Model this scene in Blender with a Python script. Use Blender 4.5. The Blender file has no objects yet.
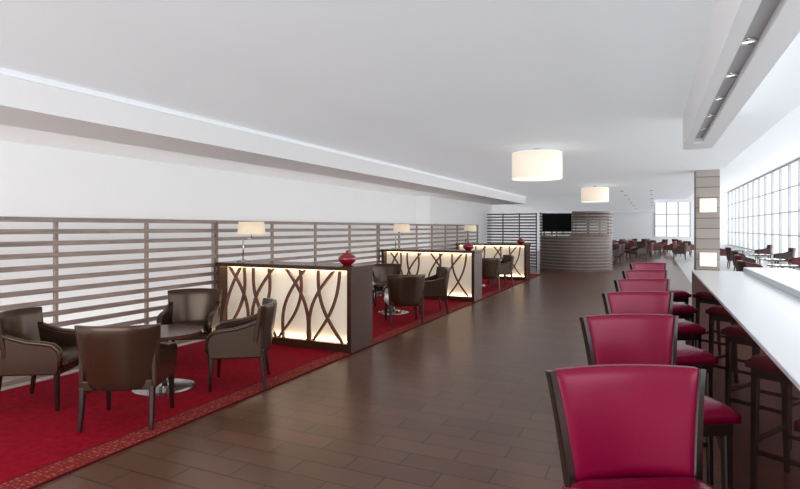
import bpy, bmesh, math, random
from mathutils import Vector, Matrix
random.seed(4)
C = bpy.context.scene.collection
PI = math.pi
H = 1.55

# ---------------------------------------------------------------- materials
def s2l(c):
    return tuple(((v/255)/12.92 if v/255 <= 0.04045 else ((v/255+0.055)/1.055)**2.4) for v in c)
def mat(name, rgb, rough=0.5, metal=0.0, emit=None, estr=0.0, noise=0.0, nscale=20, bump=0.0, coat=0.0, spec=None, tint=None):
    m = bpy.data.materials.new(name); m.use_nodes = True
    nt = m.node_tree; b = nt.nodes['Principled BSDF']
    col = s2l(rgb)
    b.inputs['Base Color'].default_value = (*col, 1)
    b.inputs['Roughness'].default_value = rough
    b.inputs['Metallic'].default_value = metal
    if tint: b.inputs['Specular Tint'].default_value = (*tint, 1)
    if coat: b.inputs['Coat Weight'].default_value = coat; b.inputs['Coat Roughness'].default_value = 0.1
    if spec is not None: b.inputs['Specular IOR Level'].default_value = spec
    if emit:
        b.inputs['Emission Color'].default_value = (*s2l(emit), 1)
        b.inputs['Emission Strength'].default_value = estr
    tc = nt.nodes.new('ShaderNodeTexCoord')
    nz = nt.nodes.new('ShaderNodeTexNoise'); nz.inputs['Scale'].default_value = nscale; nz.inputs['Detail'].default_value = 4
    nt.links.new(tc.outputs['Object'], nz.inputs['Vector'])
    if noise:
        mx = nt.nodes.new('ShaderNodeMix'); mx.data_type = 'RGBA'
        mx.inputs[6].default_value = (*[v*(1-noise) for v in col], 1)
        mx.inputs[7].default_value = (*[min(1, v*(1+noise)) for v in col], 1)
        nt.links.new(nz.outputs['Fac'], mx.inputs[0]); nt.links.new(mx.outputs[2], b.inputs['Base Color'])
    if bump:
        bp = nt.nodes.new('ShaderNodeBump'); bp.inputs['Strength'].default_value = bump; bp.inputs['Distance'].default_value = 0.002
        nt.links.new(nz.outputs['Fac'], bp.inputs['Height']); nt.links.new(bp.outputs[0], b.inputs['Normal'])
    return m
def wood(name, rgb, rough=0.35, stretch=(1, 1, 12), tint=None):
    m = mat(name, rgb, rough, tint=tint); nt = m.node_tree; b = nt.nodes['Principled BSDF']
    nz = [n for n in nt.nodes if n.type == 'TEX_NOISE'][0]; tc = [n for n in nt.nodes if n.type == 'TEX_COORD'][0]
    mp = nt.nodes.new('ShaderNodeMapping'); mp.inputs['Scale'].default_value = stretch
    nt.links.new(tc.outputs['Object'], mp.inputs[0]); nt.links.new(mp.outputs[0], nz.inputs['Vector']); nz.inputs['Scale'].default_value = 3
    cr = nt.nodes.new('ShaderNodeValToRGB'); c = s2l(rgb)
    cr.color_ramp.elements[0].color = (*[v*0.7 for v in c], 1); cr.color_ramp.elements[1].color = (*[v*1.3 for v in c], 1)
    cr.color_ramp.elements[0].position = .3; cr.color_ramp.elements[1].position = .7
    nt.links.new(nz.outputs['Fac'], cr.inputs[0]); nt.links.new(cr.outputs[0], b.inputs['Base Color'])
    return m
M = {}
M['wall'] = mat('white_plaster', (244, 246, 248), 0.7, noise=0.015, nscale=3)
M['farwall'] = mat('far_wall_paint', (225, 227, 230), 0.7, noise=0.02, nscale=3)
M['ceiling'] = mat('glowing_ceiling_paint', (218, 222, 225), 0.75, noise=0.01, nscale=2, emit=(234, 240, 246), estr=0.30)  # even glow added to the paint as fill light, not a lamp
M['upper'] = mat('atrium_ceiling_paint', (222, 226, 230), 0.75, noise=0.01, nscale=2)
M['fascia'] = mat('fascia_paint', (242, 243, 244), 0.6, noise=0.01)
M['slat'] = wood('grey_brown_slat_wood', (142, 126, 117), 0.45, (12, 1, 12))
M['barslat'] = wood('brown_bar_slat', (86, 70, 63), 0.4, (3, 3, 3))
M['dwood'] = wood('dark_walnut', (60, 36, 27), 0.2, tint=(1, .76, .62))
M['lattice'] = wood('lattice_walnut', (98, 58, 43), 0.4)
M['leg'] = wood('black_brown_leg', (26, 15, 12), 0.22)
M['leather'] = mat('espresso_leather', (48, 30, 21), 0.25, noise=0.15, nscale=60, bump=0.2, spec=.5, tint=(1, .8, .66))
M['crimson'] = mat('crimson_leather', (110, 0, 42), 0.26, noise=0.1, nscale=70, bump=0.12, spec=.45, tint=(1, .5, .62))
M['burg'] = mat('burgundy_leather', (84, 20, 26), 0.45, noise=0.1, nscale=60)
M['darkseat'] = mat('dark_maroon_leather', (54, 28, 28), 0.45, noise=0.1, nscale=60)
M['tan'] = mat('red_brown_leather', (84, 36, 30), 0.5, noise=0.1, nscale=60)
M['chrome'] = mat('brushed_steel', (200, 198, 196), 0.18, 1.0)
M['tabletop'] = wood('table_walnut', (80, 52, 40), 0.15)
M['panel'] = mat('backlit_acrylic', (246, 238, 222), 0.5, emit=(255, 238, 210), estr=0.2)
M['strip'] = mat('warm_led_strip', (255, 240, 215), 0.5, emit=(255, 226, 182), estr=9.0)
M['shade'] = mat('lamp_shade_fabric', (235, 218, 195), 0.8, emit=(255, 226, 190), estr=0.25)
M['pshade'] = mat('pendant_fabric', (248, 238, 222), 0.8, emit=(255, 236, 210), estr=0.40, bump=0.2)
M['diff'] = mat('pendant_diffuser', (255, 250, 240), 0.5, emit=(255, 248, 235), estr=1.2)
M['pot'] = mat('red_lacquer', (130, 8, 28), 0.12, coat=0.6)
M['counter'] = mat('white_solid_surface', (208, 211, 215), 0.22, noise=0.01)
def dark_mirror():
    m = bpy.data.materials.new('dark_mirror_glass'); m.use_nodes = True; nt = m.node_tree
    for n in list(nt.nodes):
        if n.type == 'BSDF_PRINCIPLED': nt.nodes.remove(n)
    out = [n for n in nt.nodes if n.type == 'OUTPUT_MATERIAL'][0]
    g = nt.nodes.new('ShaderNodeBsdfGlossy'); g.inputs['Color'].default_value = (.36, .23, .23, 1); g.inputs['Roughness'].default_value = .015
    d = nt.nodes.new('ShaderNodeBsdfDiffuse'); d.inputs['Color'].default_value = (.02, .012, .01, 1)
    a = nt.nodes.new('ShaderNodeAddShader'); nt.links.new(g.outputs[0], a.inputs[0]); nt.links.new(d.outputs[0], a.inputs[1]); nt.links.new(a.outputs[0], out.inputs[0])
    return m
M['mirror'] = dark_mirror()
M['black'] = mat('black_screen', (4, 4, 5), 0.6, spec=.1)
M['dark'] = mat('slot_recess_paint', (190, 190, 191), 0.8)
M['frame'] = mat('window_frame_grey', (168, 172, 176), 0.5)
M['lens'] = mat('downlight_lens', (255, 255, 250), 0.4, emit=(255, 246, 232), estr=1.6)
M['sconce'] = mat('sconce_glass', (250, 238, 220), 0.4, emit=(255, 236, 205), estr=0.8)
M['paleflo'] = mat('atrium_floor', (185, 185, 185), 0.35, noise=0.03)
M['core'] = mat('bar_core', (146, 134, 127), 0.6)
M['bline'] = mat('border_line_carpet', (80, 16, 22), 0.95, spec=.1)

def stone():
    m = mat('banded_stone', (150, 143, 138), 0.5); nt = m.node_tree; b = nt.nodes['Principled BSDF']
    br = nt.nodes.new('ShaderNodeTexBrick'); tc = [n for n in nt.nodes if n.type == 'TEX_COORD'][0]
    mp = nt.nodes.new('ShaderNodeMapping'); mp.inputs['Rotation'].default_value = (PI/2, 0, 0)
    nt.links.new(tc.outputs['Object'], mp.inputs[0]); nt.links.new(mp.outputs[0], br.inputs['Vector'])
    br.inputs['Color1'].default_value = (*s2l((166, 158, 152)), 1); br.inputs['Color2'].default_value = (*s2l((156, 148, 142)), 1)
    br.inputs['Mortar'].default_value = (*s2l((118, 111, 106)), 1); br.inputs['Scale'].default_value = 1
    br.inputs['Brick Width'].default_value = 4; br.inputs['Row Height'].default_value = .22; br.inputs['Mortar Size'].default_value = .012
    nt.links.new(br.outputs['Color'], b.inputs['Base Color']); return m
M['stone'] = stone()
def floor_mat():
    m = bpy.data.materials.new('brown_porcelain_tiles'); m.use_nodes = True
    nt = m.node_tree; b = nt.nodes['Principled BSDF']; tc = nt.nodes.new('ShaderNodeTexCoord')
    br = nt.nodes.new('ShaderNodeTexBrick'); nt.links.new(tc.outputs['Object'], br.inputs['Vector'])
    br.offset = 0.5
    br.inputs['Color1'].default_value = (*s2l((100, 69, 53)), 1); br.inputs['Color2'].default_value = (*s2l((87, 59, 46)), 1)
    br.inputs['Mortar'].default_value = (*s2l((34, 23, 18)), 1); br.inputs['Scale'].default_value = 1
    br.inputs['Brick Width'].default_value = .6; br.inputs['Row Height'].default_value = .2
    br.inputs['Mortar Size'].default_value = .0045; br.inputs['Mortar Smooth'].default_value = .1
    nz = nt.nodes.new('ShaderNodeTexNoise'); nt.links.new(tc.outputs['Object'], nz.inputs['Vector']); nz.inputs['Scale'].default_value = 2.5; nz.inputs['Detail'].default_value = 6
    mx = nt.nodes.new('ShaderNodeMix'); mx.data_type = 'RGBA'; mx.blend_type = 'OVERLAY'; mx.inputs[0].default_value = .12
    nt.links.new(br.outputs['Color'], mx.inputs[6]); nt.links.new(nz.outputs['Fac'], mx.inputs[7])
    nt.links.new(mx.outputs[2], b.inputs['Base Color']); b.inputs['Roughness'].default_value = .28
    b.inputs['Specular Tint'].default_value = (1, .86, .76, 1)
    b.inputs['Specular IOR Level'].default_value = .42
    bp = nt.nodes.new('ShaderNodeBump'); bp.inputs['Strength'].default_value = .35; bp.inputs['Distance'].default_value = .002; bp.invert = True
    nt.links.new(br.outputs['Fac'], bp.inputs['Height']); nt.links.new(bp.outputs[0], b.inputs['Normal'])
    return m
M['floor'] = floor_mat()
M['rug'] = mat('crimson_carpet', (134, 4, 27), 0.95, noise=0.6, nscale=22, bump=1.0, spec=0.1)
def border_mat():
    m = mat('patterned_carpet_border', (150, 60, 50), 0.95, spec=0.1); nt = m.node_tree; b = nt.nodes['Principled BSDF']
    tc = [n for n in nt.nodes if n.type == 'TEX_COORD'][0]
    vo = nt.nodes.new('ShaderNodeTexVoronoi'); vo.inputs['Scale'].default_value = 30; vo.feature = 'F1'; vo.distance = 'MANHATTAN'; vo.inputs['Randomness'].default_value = .4
    cr = nt.nodes.new('ShaderNodeValToRGB'); cr.color_ramp.interpolation = 'LINEAR'
    cr.color_ramp.elements[0].color = (*s2l((180, 106, 80)), 1); cr.color_ramp.elements[1].color = (*s2l((118, 34, 36)), 1); cr.color_ramp.elements[1].position = .6
    nt.links.new(tc.outputs['Object'], vo.inputs['Vector']); nt.links.new(vo.outputs['Distance'], cr.inputs[0]); nt.links.new(cr.outputs[0], b.inputs['Base Color'])
    return m
M['border'] = border_mat()

# ---------------------------------------------------------------- helpers
def obj(name, bm, m, parent=None, smooth=False, bevel=0.0, bseg=2):
    bmesh.ops.recalc_face_normals(bm, faces=bm.faces)
    me = bpy.data.meshes.new(name); bm.to_mesh(me); bm.free()
    if smooth:
        for p in me.polygons: p.use_smooth = True
    o = bpy.data.objects.new(name, me); C.objects.link(o); me.materials.append(m)
    if bevel:
        md = o.modifiers.new('bevel', 'BEVEL'); md.width = bevel; md.segments = bseg; md.limit_method = 'ANGLE'; md.angle_limit = .6
    if parent: o.parent = parent
    return o
def box(bm, x0, x1, y0, y1, z0, z1):
    v = [bm.verts.new((x, y, z)) for z in (z0, z1) for y in (y0, y1) for x in (x0, x1)]
    for f in ((0, 1, 3, 2), (4, 6, 7, 5), (0, 4, 5, 1), (2, 3, 7, 6), (0, 2, 6, 4), (1, 5, 7, 3)):
        bm.faces.new([v[i] for i in f])
def B(*a):
    bm = bmesh.new()
    for q in (a if isinstance(a[0], (tuple, list)) else [a]): box(bm, *q)
    return bm
def lathe(bm, prof, n=32, c=(0, 0), closed=True):
    rings = []
    for r, z in prof:
        rings.append([bm.verts.new((c[0]+r*math.cos(2*PI*i/n), c[1]+r*math.sin(2*PI*i/n), z)) for i in range(n)])
    for a, b in zip(rings, rings[1:]):
        for i in range(n): bm.faces.new((a[i], a[(i+1) % n], b[(i+1) % n], b[i]))
    if closed:
        bm.faces.new(rings[0][::-1]); bm.faces.new(rings[-1])
def sweep(bm, pts, rx, ry=None, n=8, power=1.0):
    """tube of rounded-rectangular section along pts; rx, ry numbers or lists"""
    pts = [Vector(p) for p in pts]; k = len(pts)
    if ry is None: ry = rx
    RX = rx if isinstance(rx, list) else [rx]*k; RY = ry if isinstance(ry, list) else [ry]*k
    rings = []; prev = None
    for i, p in enumerate(pts):
        t = (pts[min(i+1, k-1)]-pts[max(i-1, 0)]).normalized()
        ref = prev if prev is not None else (Vector((1, 0, 0)) if abs(t.x) < .8 else Vector((0, 1, 0)))
        a = (ref - t*ref.dot(t)).normalized(); prev = a; b = t.cross(a)
        ring = []
        for j in range(n):
            th = 2*PI*(j+.5)/n; c, s = math.cos(th), math.sin(th)
            e = 2/4.5
            cc = math.copysign(abs(c)**e, c); ss = math.copysign(abs(s)**e, s)
            ring.append(bm.verts.new(p+a*cc*RX[i]+b*ss*RY[i]))
        rings.append(ring)
    for a, b in zip(rings, rings[1:]):
        for j in range(n): bm.faces.new((a[j], a[(j+1) % n], b[(j+1) % n], b[j]))
    bm.faces.new(rings[0][::-1]); bm.faces.new(rings[-1])
def shell(bm, nu, nv, fn):
    """closed pad; fn(u in -1..1, v in 0..1) -> (front point, back point)"""
    F, K = [], []
    for j in range(nv+1):
        f, k = [], []
        for i in range(nu+1):
            a, b = fn(-1+2*i/nu, j/nv)
            f.append(bm.verts.new(a)); k.append(bm.verts.new(b))
        F.append(f); K.append(k)
    for j in range(nv):
        for i in range(nu):
            bm.faces.new((F[j][i], F[j][i+1], F[j+1][i+1], F[j+1][i]))
            bm.faces.new((K[j][i], K[j+1][i], K[j+1][i+1], K[j][i+1]))
    for i in range(nu):
        bm.faces.new((F[0][i], K[0][i], K[0][i+1], F[0][i+1])); bm.faces.new((F[nv][i], F[nv][i+1], K[nv][i+1], K[nv][i]))
    for j in range(nv):
        bm.faces.new((F[j][0], F[j+1][0], K[j+1][0], K[j][0])); bm.faces.new((F[j][nu], K[j][nu], K[j+1][nu], F[j+1][nu]))
def prism_x(bm, poly, x0, x1):
    a = [bm.verts.new((x0, y, z)) for y, z in poly]; b = [bm.verts.new((x1, y, z)) for y, z in poly]; n = len(poly)
    bm.faces.new(a); bm.faces.new(b[::-1])
    for i in range(n): bm.faces.new((a[i], b[i], b[(i+1) % n], a[(i+1) % n]))
def tag(o, label=None, cat=None, group=None, kind=None):
    if label: o['label'] = label
    if cat: o['category'] = cat
    if group: o['group'] = group
    if kind: o['kind'] = kind
    return o
def thing(name, label, cat, loc=(0, 0, 0), rz=0, group=None):
    o = bpy.data.objects.new(name, None); C.objects.link(o); o.location = loc; o.rotation_euler = (0, 0, rz)
    o.empty_display_size = .1
    return tag(o, label, cat, group)
def struct(name, bm, m, parent=None, **k):
    o = obj(name, bm, m, parent, **k)
    if not parent: o['kind'] = 'structure'
    return o
def copy_tree(o, parent=None):
    c = o.copy(); C.objects.link(c)
    if parent: c.parent = parent
    for ch in list(o.children): copy_tree(ch, c)
    return c
used = {}
def place(proto, loc, rz, label, group=None):
    if proto.name in used: o = copy_tree(proto)
    else: o = proto; used[proto.name] = 1
    o.location = loc; o.rotation_euler = (0, 0, rz); o['label'] = label
    if group: o['group'] = group
    return o
def face(dx, dy): return math.atan2(-dx, dy)      # local +Y towards (dx,dy)

# ---------------------------------------------------------------- setting
CZ = 2.79
struct('floor', B(-7, 1.0, -3, 48, -.1, 0), M['floor'])
o = struct('floor_atrium', B(1.0, 5.2, -3, 48, -.1, 0), M['paleflo'])
struct('wall_left', B((-6.6, -6.4, -3, 14.8, 0, 4.2), (-6.6, -5.95, 14.8, 21.6, 0, 4.2)), M['wall'])
struct('wall_left_far', B(-7.2, -7.0, 21.6, 48, 0, 4.2), M['wall'])
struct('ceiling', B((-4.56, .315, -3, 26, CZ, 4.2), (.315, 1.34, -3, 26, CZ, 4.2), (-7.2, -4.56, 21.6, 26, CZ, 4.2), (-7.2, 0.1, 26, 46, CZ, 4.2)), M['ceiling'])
struct('ceiling_soffit', B(-6.6, -4.56, -3, 21.6, 2.50, 4.2), M['fascia'])
struct('ceiling_upper', B(-7.2, 5.4, -3, 48, 4.2, 4.35), M['upper'])
# bulkhead with a slot for downlights
EY = 6.87
struct('trim_1', B((.315, .385, -3, EY, 2.43, CZ), (.475, .60, -3, EY, 2.43, CZ), (.385, .475, EY-.5, EY, 2.43, CZ)), M['fascia'])
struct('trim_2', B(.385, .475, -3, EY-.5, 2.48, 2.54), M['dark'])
# thin raised strip along the fascia, in the ceiling material
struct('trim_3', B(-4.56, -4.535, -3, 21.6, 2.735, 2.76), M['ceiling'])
# window wall right
def window_wall(n, x, y0, y1, z0, z1, ny, zs):
    bm = bmesh.new()
    for i in range(ny+1):
        y = y0+(y1-y0)*i/ny; box(bm, x-.05, x+.05, y-.04, y+.04, z0, z1)
    for z in zs: box(bm, x-.02, x+.02, y0, y1, z-.018, z+.018)
    box(bm, x-.06, x+.06, y0, y1, z0, z0+.08); box(bm, x-.06, x+.06, y0, y1, z1-.08, z1)
    struct('window_%d' % n, bm, M['frame'])
window_wall(1, 5.1, 4, 46, .3, 4.2, 24, (1.25, 2.2, 3.2))
struct('wall_right', B(5.0, 5.2, -3, 46, 0, .3), M['wall'])
# far wall with a window
struct('wall_far', B((-7.2, .2, 46, 46.2, 0, 4.2), (2.6, 5.4, 46, 46.2, 0, 4.2), (.2, 2.6, 46, 46.2, 0, .9), (.2, 2.6, 46, 46.2, 3.5, 4.2)), M['farwall'])
bm = bmesh.new()
for i in range(4): box(bm, .2+i*.8-.04, .2+i*.8+.04, 45.95, 46.1, .9, 3.5)
for z in (1.7, 2.6): box(bm, .2, 2.6, 45.97, 46.08, z-.03, z+.03)
struct('window_2', bm, M['frame'])
# parapet behind the counter
CE = 7.3
struct('trim_4', B(.95, 1.42, -1.0, CE, 0, 1.10), M['counter'], bevel=.01)
# stone column
col = struct('trim_5', B(.86, 1.30, 13.2, 13.84, 0, CZ), M['stone'])

# sconces on column
for z, t in ((2.03, 'upper glowing wall light on the stone column'), (.88, 'lower glowing wall light on the stone column')):
    s = thing('wall_light', t, 'wall light', (1.08, 13.2, z))
    obj('back_plate', B(-.16, .16, -.02, 0, -.15, .15), M['chrome'], s)
    obj('glass_shade', B(-.15, .15, -.10, -.02, -.14, .14), M['sconce'], s, bevel=.01)

# counter
CX = .43
ct = thing('bar_counter', 'long white window counter with dark mirrored front beside the red bar stools', 'counter', (0, 0, 0))
obj('countertop', B(CX-.004, .95, -1.0, CE, 1.03, 1.05), M['counter'], ct, bevel=.003)
obj('front_panel', B(CX, .49, -1.0, CE, .0, 1.03), M['mirror'], ct)

# downlights in slot
def make_downlight():
    d = thing('downlight', 'x', 'downlight')
    bm = bmesh.new(); lathe(bm, [(.04, 0), (.04, -.015), (.032, -.015), (.032, -.004)], 20, closed=False); obj('ring', bm, M['chrome'], d, smooth=True)
    bm = bmesh.new(); lathe(bm, [(.031, -.006), (.031, -.003)], 20); obj('lens', bm, M['lens'], d)
    return d
dn = make_downlight()
for y in (1.2, 1.85, 2.5, 3.15, 3.8, 4.45, 5.1, 5.75):
    place(dn, (.43, y, 2.48), 0, 'small round downlight in the slot of the white bulkhead', 'downlights in the bulkhead slot')
for y in (19.5, 22, 25, 28.5, 32.5, 37):
    for x in (-.9, .0):
        o = place(dn, (x, y, CZ), 0, 'tiny round downlight in the far ceiling beyond the pendants', 'downlights in the far ceiling'); o.scale = (1.6, 1.6, 1)

# ---------------------------------------------------------------- rug
rug = thing('carpet_runner', 'long crimson carpet with patterned border under the lounge seating', 'carpet', (0, 0, 0))
obj('carpet_field', B(-5.56, -3.56, .8, 18.4, 0, .012), M['rug'], rug)
obj('carpet_border', B(-3.545, -3.345, .8, 18.4, 0, .012), M['border'], rug)
obj('border_line', B(-3.56, -3.545, .8, 18.4, 0, .012), M['bline'], rug)
obj('border_line', B(-3.345, -3.33, .8, 18.4, 0, .012), M['bline'], rug)
RZ = .0125

# ---------------------------------------------------------------- slatted screens
SY = [1.33, 5.85, 10.9, 18.6]
names = ['grey-brown horizontal slat screen behind the nearest armchairs', 'grey-brown horizontal slat screen beyond the first lattice divider', 'grey-brown horizontal slat screen beyond the second lattice divider']
for k in range(3):
    s = thing('slatted_screen', names[k], 'screen', (-5.6, SY[k], 0))
    L = SY[k+1]-SY[k]-.02
    bm = bmesh.new()
    for i in range(14):
        z = 1.66-.121*i; box(bm, -.008, .014, 0, L, z-.05, z)
    obj('slat_panel', bm, M['slat'], s)
    n = round(L/1.13)
    for i in range(n+1):
        y = .02+(L-.04)*i/n
        obj('post', B(-.05, -.008, y-.016, y+.016, 0, 1.66), M['slat'], s)

# ---------------------------------------------------------------- lattice divider
def ribbon(bm, pts, w, y0, y1):
    L, R_ = [], []
    for i, p in enumerate(pts):
        a = pts[max(i-1, 0)]; b = pts[min(i+1, len(pts)-1)]
        dx, dz = b[0]-a[0], b[1]-a[1]; l = math.hypot(dx, dz); nx, nz = -dz/l*w/2, dx/l*w/2
        L.append((p[0]+nx, p[1]+nz)); R_.append((p[0]-nx, p[1]-nz))
    n = len(pts)
    V = [[bm.verts.new((q[0], y, min(max(q[1], .10), 1.0))) for q in S] for y in (y0, y1) for S in (L, R_)]
    for i in range(n-1):
        bm.faces.new((V[0][i], V[0][i+1], V[1][i+1], V[1][i])); bm.faces.new((V[2][i], V[3][i], V[3][i+1], V[2][i+1]))
        bm.faces.new((V[0][i], V[2][i], V[2][i+1], V[0][i+1])); bm.faces.new((V[1][i], V[1][i+1], V[3][i+1], V[3][i]))
    bm.faces.new((V[0][0], V[1][0], V[3][0], V[2][0])); bm.faces.new((V[0][-1], V[2][-1], V[3][-1], V[1][-1]))
def make_divider():
    W = 2.16; T = .56; h = 1.06
    d = thing('lattice_divider', 'x', 'divider')
    obj('top_board', B(-.02, W+.02, -.01, T+.01, h-.05, h), M['dwood'], d, bevel=.004)
    obj('end_panel', B(0, .06, 0, T, 0, h-.05), M['dwood'], d)
    obj('end_panel', B(W-.06, W, 0, T, 0, h-.05), M['dwood'], d)
    obj('plinth', B(.06, W-.06, .02, T-.02, 0, .10), M['dwood'], d)
    obj('light_panel', B(.06, W-.06, .15, T-.09, .10, h-.05), M['panel'], d)
    obj('light_strip', B(.08, W-.08, .115, .145, .10, .108), M['strip'], d)
    obj('light_strip', B(.08, W-.08, .115, .145, h-.058, h-.05), M['strip'], d)
    x0, x1 = .08, W-.08
    defs = [  # bottom x, top x, bow : leaf-like pairs opening and closing
        (.14, .46, .13), (.10, .40, -.08), (.52, .20, .13), (.62, .96, -.15), (.58, .88, .13), (1.00, .62, -.13),
        (1.04, 1.38, .15), (1.12, 1.46, -.14), (1.50, 1.16, .13), (1.54, 1.90, -.15), (1.58, 1.98, .10), (2.02, 1.66, -.12)]
    for a, b, bow in defs:
        pts = []
        for i in range(25):
            t = i/24; x = a+(b-a)*t+bow*math.sin(PI*t); z = .10+.91*t
            pts.append((min(max(x, x0), x1), z))
        bm = bmesh.new(); ribbon(bm, pts, .032, .02, .05); obj('lattice_strip', bm, M['lattice'], d)
    return d
dv = make_divider()
DY = [5.74, 10.80, 15.90]
dl = ['lattice-fronted backlit divider nearest the camera, with lamp and red jar on top', 'middle backlit lattice divider beyond the first group of armchairs', 'farthest backlit lattice divider, closest to the round bar']
for k in range(3): place(dv, (-5.50, DY[k], RZ), 0, dl[k], 'lattice dividers')
DT = RZ+1.06

# lamps
def make_lamp():
    t = thing('table_lamp', 'x', 'lamp')
    bm = bmesh.new(); lathe(bm, [(.085, 0), (.085, .012), (.06, .02), (.015, .03)], 28, c=(-.09, 0)); obj('lamp_base', bm, M['chrome'], t, smooth=True)
    bm = bmesh.new(); sweep(bm, [(-.09, 0, .02), (-.09, 0, .2), (-.09, 0, .34)], .009); obj('stem', bm, M['chrome'], t, smooth=True)
    bm = bmesh.new(); sweep(bm, [(-.13, 0, .33), (.07, 0, .33)], .007); sweep(bm, [(.06, 0, .33), (.06, 0, .42)], .007); obj('arm', bm, M['chrome'], t, smooth=True)
    bm = bmesh.new(); lathe(bm, [(.195, .39), (.175, .565), (.17, .565), (.19, .39)], 36, c=(.06, 0), closed=False)
    obj('lamp_shade', bm, M['shade'], t, smooth=True)
    bm = bmesh.new(); lathe(bm, [(.01, .41), (.035, .44), (.03, .49), (.01, .51)], 16, c=(.06, 0)); obj('bulb', bm, M['lens'], t, smooth=True)
    return t
lp = make_lamp()
for k in range(3):
    place(lp, (-5.2, DY[k]+.3, DT), 0, 'cream-shaded table lamp on the %s lattice divider' % ['nearest', 'middle', 'farthest'][k], 'table lamps on dividers')
def make_pot():
    t = thing('lidded_jar', 'x', 'jar')
    bm = bmesh.new(); lathe(bm, [(.05, 0), (.055, .005), (.10, .04), (.118, .075), (.11, .11), (.075, .135), (.06, .14)], 32); obj('bowl', bm, M['pot'], t, smooth=True)
    bm = bmesh.new(); lathe(bm, [(.066, .138), (.066, .145), (.03, .16), (.012, .165), (.02, .18), (.01, .19)], 24); obj('lid', bm, M['pot'], t, smooth=True)
    return t
pt = make_pot()
for k in range(3):
    place(pt, (-3.56, DY[k]+.28, DT), 0, 'round red lidded jar on the %s lattice divider' % ['nearest', 'middle', 'farthest'][k], 'red jars on dividers')

# ---------------------------------------------------------------- armchair
def make_armchair(name, lm):
    t = thing(name, 'x', 'armchair')
    obj('seat_base', B(-.26, .26, -.25, .25, .30, .38), lm, t, bevel=.012)
    def cush(u, v):
        x = u*.24; y = -.20+v*.49
        e = (1-abs(u)**8)*(1-abs(2*v-1)**8)
        return (x, y, .40+.06*e), (x, y, .37)
    bm = bmesh.new(); shell(bm, 14, 14, cush); obj('seat_cushion', bm, lm, t, smooth=True)
    def back(u, v):
        w = .272+.040*v; z = .31+.49*v+.008*(1-u*u)*v
        yb = -.30-.07*v+.12*abs(u)**2.4
        e = (1-abs(u)**12)*(1-abs(2*v-1)**12)
        return (u*w*.99, yb+.045+.018*e, z), (u*w, yb+.008-.012*e, z)
    bm = bmesh.new(); shell(bm, 20, 16, back); obj('backrest', bm, lm, t, smooth=True, bevel=.003)
    for s in (-1, 1):
        poly = [(-.24, .31), (.235, .31), (.255, .36), (.265, .45), (.255, .51), (.215, .55), (.12, .565), (0, .575), (-.12, .61), (-.24, .66)]
        bm = bmesh.new(); prism_x(bm, poly, s*.245, s*.282); obj('side_panel', bm, lm, t, bevel=.010, bseg=3)
        pts = [(s*.272, -.235, .665), (s*.272, -.12, .618), (s*.272, 0, .584), (s*.272, .12, .572), (s*.271, .205, .556), (s*.269, .25, .515), (s*.267, .264, .45), (s*.265, .252, .36)]
        bm = bmesh.new(); sweep(bm, pts, [.025, .027, .030, .031, .030, .027, .023, .019], [.014, .015, .016, .017, .017, .017, .015, .012], n=12); obj('armrest', bm, lm, t, smooth=True)
        for yy, dy in ((.225, .01), (-.23, -.04)):
            bm = bmesh.new(); sweep(bm, [(s*.252, yy, .33), (s*.255, yy+dy*.5, .15), (s*.258, yy+dy, .005)], [.022, .018, .014]); obj('leg', bm, M['leg'], t)
    return t
ac = make_armchair('armchair', M['leather'])
ba = make_armchair('burgundy_armchair', M['burg']); ta = make_armchair('red_brown_armchair', M['tan']); da = make_armchair('dark_armchair', M['darkseat'])
# round table
def make_table():
    t = thing('round_table', 'x', 'table')
    bm = bmesh.new(); lathe(bm, [(.335, .515), (.35, .52), (.35, .545), (.345, .55)], 48); obj('tabletop', bm, M['tabletop'], t)
    bm = bmesh.new(); lathe(bm, [(.035, .03), (.035, .49), (.10, .51), (.10, .515)], 28); obj('pedestal', bm, M['chrome'], t, smooth=True)
    bm = bmesh.new(); lathe(bm, [(.28, 0), (.28, .012), (.25, .02), (.06, .032), (.04, .05)], 48); obj('base_disc', bm, M['chrome'], t)
    return t
tb = make_table()
TX = -4.25
grp = ['nearest group', 'middle group', 'farthest group']
for k, oy in enumerate((0, 5.07, 10.12)):
    ty = 3.75+oy
    place(tb, (TX, ty, RZ), 0, 'low round dark table on steel disc base, %s of seats' % grp[k], 'round tables')
    # near chair (back to camera)
    p = [(-3.81, 3.02), (-3.66, 7.98), (-3.75, 13.1)][k]
    place(ac, (*p, RZ), face(TX-p[0], ty-p[1]), 'brown leather armchair with its back to the camera, %s' % grp[k], 'brown leather armchairs')
    p = (-3.71, 4.18+oy)
    place(ac, (*p, RZ), face(TX-p[0], ty-p[1]+.05), 'brown leather armchair on the aisle side facing left, %s' % grp[k], 'brown leather armchairs')
    p = (-4.80, 4.60+oy)
    place(ac, (*p, RZ), face(TX-p[0], ty-p[1]), 'brown leather armchair behind the round table, facing camera, %s' % grp[k], 'brown leather armchairs')
    if k == 0:
        p = (-4.85, 3.0)
        place(ac, (*p, RZ), face(.8, .45), 'brown leather armchair at the far left against the slat screen', 'brown leather armchairs')

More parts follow.
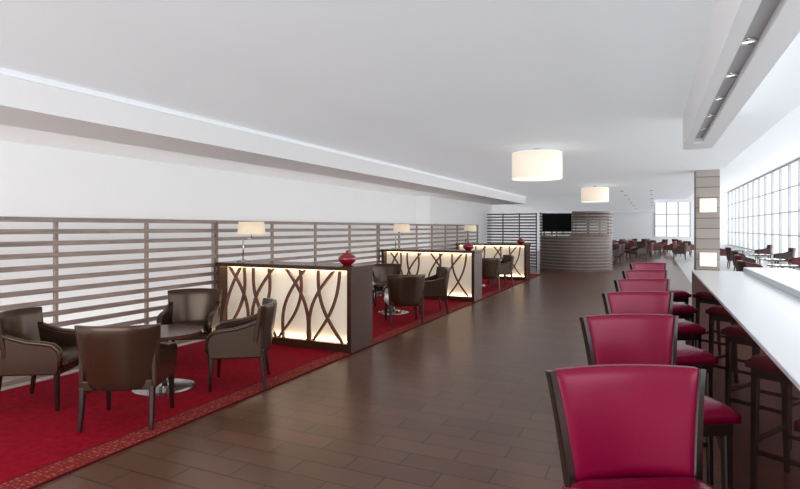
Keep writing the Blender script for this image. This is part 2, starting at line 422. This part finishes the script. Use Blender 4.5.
# ---------------------------------------------------------------- bar stools
def make_stool():
    t = thing('bar_stool', 'x', 'bar stool')
    def cush(u, v):
        w = .215+.03*v; y = -.20+v*.43
        e = (1-abs(u)**10)*(1-abs(2*v-1)**10)
        return (u*w, y, .768+.042*e), (u*w, y, .73)
    bm = bmesh.new(); shell(bm, 18, 18, cush); obj('seat_cushion', bm, M['crimson'], t, smooth=True)
    obj('seat_frame', B(-.22, .22, -.20, .22, .675, .73), M['leg'], t, bevel=.006)
    bk = lambda u, v: -.225-.05*v+.034*u*u
    wd = lambda v: .192+.036*v+.010*v**3
    def zt(u, v): return .78+.330*v+.003*(1-u*u)*v
    def back(u, v):
        w = wd(v)*.972; e = (1-abs(u)**16)*(1-abs(2*v-1)**16)
        return (u*w, bk(u, v)+.016+.013*e, zt(u, v)), (u*w, bk(u, v)-.010-.012*e, zt(u, v))
    bm = bmesh.new(); shell(bm, 30, 28, back); obj('backrest', bm, M['crimson'], t, smooth=True, bevel=.003)
    for s in (-1, 1):
        pts = [(s*.188, -.19, .66), (s*.188, -.19, .74)]+[(s*(wd(v)+.002), bk(1, v), zt(1, v)) for v in (0, .25, .5, .75, .9, .99)]
        bm = bmesh.new(); sweep(bm, pts, [.016, .016, .016, .015, .014, .013, .012, .012], .024); obj('back_post', bm, M['leg'], t, smooth=False)
        bm = bmesh.new(); sweep(bm, [(s*.188, -.19, .70), (s*.20, -.21, .35), (s*.21, -.26, 0)], [.020, .018, .015]); obj('leg', bm, M['leg'], t)
        bm = bmesh.new(); sweep(bm, [(s*.20, .20, .70), (s*.203, .205, .35), (s*.207, .21, 0)], [.020, .018, .015]); obj('leg', bm, M['leg'], t)
        bm = bmesh.new(); sweep(bm, [(s*.202, -.215, .30), (s*.204, .205, .30)], .012, .014); obj('stretcher', bm, M['leg'], t)
    bm = bmesh.new(); sweep(bm, [(-.204, .205, .24), (.204, .205, .24)], .012, .014); obj('footrest', bm, M['leg'], t)
    bm = bmesh.new(); sweep(bm, [(-.204, -.225, .24), (.204, -.225, .24)], .012, .014); obj('stretcher', bm, M['leg'], t)
    return t
st = make_stool()
lab = ['crimson leather bar stool nearest the camera, its back filling the lower right', 'second crimson bar stool from the camera', 'third crimson bar stool from the camera', 'fourth crimson bar stool from the camera', 'fifth crimson bar stool from the camera', 'sixth crimson bar stool, the farthest along the counter']
for i, (xb, yb) in enumerate(((-.085, 1.85), (-.115, 2.96), (-.10, 4.05), (-.09, 5.10), (-.08, 6.20), (-.06, 7.5))):
    a = math.radians(28+i*1.5)
    dx, dy = math.sin(a), -math.cos(a)
    place(st, (xb+.26*dx, yb+.26*dy, 0), face(dx, dy), lab[i], 'crimson bar stools')

# ---------------------------------------------------------------- pendants
def make_pendant():
    t = thing('pendant_lamp', 'x', 'pendant lamp')
    bm = bmesh.new(); lathe(bm, [(.385, -.43), (.385, -.02), (.377, -.02), (.377, -.43)], 48, closed=False); obj('drum_shade', bm, M['pshade'], t, smooth=True)
    bm = bmesh.new(); lathe(bm, [(.376, -.425), (.376, -.415)], 48); obj('diffuser', bm, M['diff'], t)
    bm = bmesh.new(); lathe(bm, [(.376, -.03), (.376, -.025)], 48); obj('top_cover', bm, M['fascia'], t)
    bm = bmesh.new(); lathe(bm, [(.06, .04), (.06, .02), (.01, .015), (.01, -.2)], 20); obj('ceiling_mount', bm, M['chrome'], t)
    return t
pn = make_pendant()
place(pn, (-1.64, 8.6, CZ-.04), 0, 'large cream drum pendant lamp nearest the camera', 'drum pendants')
place(pn, (-1.52, 16.8, CZ-.04), 0, 'cream drum pendant lamp farther down the aisle, near the round bar', 'drum pendants')

# ---------------------------------------------------------------- round bar
def arc_band(bm, c, r0, r1, a0, a1, z0, z1, n=64):
    P = []
    for i in range(n+1):
        a = a0+(a1-a0)*i/n; P.append([bm.verts.new((c[0]+r*math.cos(a), c[1]+r*math.sin(a), z)) for r, z in ((r0, z0), (r1, z0), (r1, z1), (r0, z1))])
    for a, b in zip(P, P[1:]):
        for j in range(4): bm.faces.new((a[j], b[j], b[(j+1) % 4], a[(j+1) % 4]))
    bm.faces.new(P[0]); bm.faces.new(P[-1][::-1])
kb = thing('round_bar', 'round bar kiosk clad in horizontal brown slats at the end of the aisle', 'bar', (-2.6, 21.1, 0))
bm = bmesh.new(); arc_band(bm, (0, 0), 1.20, 1.26, PI*.92, PI*2.6, 0, 1.24); obj('bar_core', bm, M['core'], kb)
bm = bmesh.new()
for i in range(11): arc_band(bm, (0, 0), 1.265, 1.30, PI*.92, PI*2.6, .02+.112*i, .088+.112*i)
obj('slat_cladding', bm, M['barslat'], kb)
bm = bmesh.new(); arc_band(bm, (0, 0), 1.0, 1.305, PI*.92, PI*2.6, 1.245, 1.27); obj('bar_top', bm, M['dwood'], kb)
bm = bmesh.new()
for i in range(8): arc_band(bm, (0, 0), 1.265, 1.30, math.radians(-88), math.radians(190), 1.285+.112*i, 1.353+.112*i)
obj('upper_slats', bm, M['barslat'], kb)
for i in range(13):
    a = math.radians(-87+i*22.9)
    bm = bmesh.new(); box(bm, -.018, .018, -.018, .018, 1.27, 2.14); bmesh.ops.rotate(bm, verts=bm.verts, matrix=Matrix.Rotation(a, 3, 'Z')); bmesh.ops.translate(bm, verts=bm.verts, vec=(1.245*math.cos(a), 1.245*math.sin(a), 0)); obj('post', bm, M['barslat'], kb)
ss = thing('slatted_screen', 'tall slat screen running left from the round bar', 'screen', (-6.0, 21.0, 0))
bm = bmesh.new()
for i in range(19): box(bm, 0, 2.0, -.015, .015, .03+.113*i, .082+.113*i)
obj('slat_panel', bm, M['barslat'], ss)
for i in range(4): obj('post', B(.0+i*.65, .04+i*.65, .015, .05, 0, 2.13), M['barslat'], ss)
tv = thing('television', 'black flat television on a pole above the round bar', 'television', (-3.16, 20.35, 0), math.radians(8))
obj('screen', B(-.50, .50, -.035, -.022, 1.45, 2.05), M['black'], tv)
obj('casing', B(-.52, .52, -.022, .03, 1.43, 2.07), M['black'], tv, bevel=.005)
obj('pole', B(-.03, .03, .03, .08, 0, 1.9), M['dwood'], tv)

# ---------------------------------------------------------------- far lounge
for (x, y, a) in ((-1.9, 29, 1.2), (-1.1, 29.5, 2.6), (-2.0, 31, .4), (-1.0, 32, -1.6), (-1.8, 33.2, 2.4), (-.9, 34.6, -1.2), (-.3, 30.5, 1.7), (-.2, 35.5, 2.2), (-1.0, 37.4, -2), (.55, 38.5, 2), (-2.0, 39.5, 1), (-2.4, 36.6, 1.4), (-1.3, 41, 2)):
    place(ba, (x, y, 0), a, 'burgundy armchair in the distant lounge past the round bar', 'burgundy armchairs past the bar')
for (x, y, a) in ((-1.5, 27.2, .4), (-.6, 28, 2.2), (-1.7, 35.4, .8), (-.4, 33.1, -.8), (-.5, 38.8, 1.1), (2.3, 30.5, 1.1), (2.0, 35, -1), (1.2, 29.5, 1.5), (-1.6, 25.6, 1.9), (-.5, 41.5, .5), (-2.6, 34.6, .6)):
    place(da, (x, y, 0), a, 'dark armchair among the burgundy seats of the distant lounge', 'dark armchairs in the distant lounge')
for (x, y, a) in ((.15, 33.6, -1.4), (.9, 34, 1.4), (.3, 36.6, -1.2), (1.3, 37.3, 1.8), (1.5, 32.5, 2.6), (.6, 40.2, 1), (1.6, 41, -1)):
    place(ta, (x, y, 0), a, 'red-brown armchair in the distance left of the stone column', 'red-brown armchairs in the distance')
for i, (x, y) in enumerate(((2.9, 14.6), (3.2, 17.6), (3.5, 20.8), (3.7, 24.3), (3.7, 28.5))):
    c = copy_tree(tb); c.location = (x, y, 0); c['label'] = 'small round table between armchairs by the window wall'; c['group'] = 'tables by the windows'
    for s in (-1, 1):
        c = copy_tree(da if (i+s) % 3 else ba); c.location = (x+s*.78, y+.15*s, 0); c.rotation_euler = (0, 0, s*PI/2)
        c['label'] = 'dark red armchair by the window wall beyond the white counter'; c['group'] = 'dark red armchairs by the windows'

# ---------------------------------------------------------------- lights
def area(name, loc, rot, sx, sy, e, col=(1, 1, 1)):
    l = bpy.data.lights.new(name, 'AREA'); l.shape = 'RECTANGLE'; l.size = sx; l.size_y = sy; l.energy = e; l.color = col
    o = bpy.data.objects.new(name, l); C.objects.link(o); o.location = loc; o.rotation_euler = rot; return o
area('window_daylight', (6.2, 22, 2.6), (0, PI/2, 0), 5, 50, 2100, (.98, .99, 1))
area('rear_fill', (-2.6, -2.9, 1.6), (PI/2, 0, 0), 7, 2.2, 250, (1, 1, 1))  # unseen fill light added behind the camera
area('hidden_wall_fill', (-6.0, 8, .06), (PI, 0, 0), .12, 22, 90, (1, .99, .97))  # added uplight, hidden behind the slat screens to brighten the left wall
w = bpy.data.worlds.new('World'); bpy.context.scene.world = w; w.use_nodes = True
w.node_tree.nodes['Background'].inputs[0].default_value = (.98, .99, 1, 1); w.node_tree.nodes['Background'].inputs[1].default_value = 1.15

# ---------------------------------------------------------------- camera
cam = bpy.data.cameras.new('camera'); co = bpy.data.objects.new('camera', cam); C.objects.link(co)
co.location = (0, 0, H); co.rotation_euler = (PI/2, 0, math.atan(252/540)); cam.lens = 24.3; cam.sensor_width = 36
cam.shift_y = -16.5/800; cam.clip_end = 300
bpy.context.scene.camera = co
bpy.context.scene.view_settings.view_transform = 'Standard'
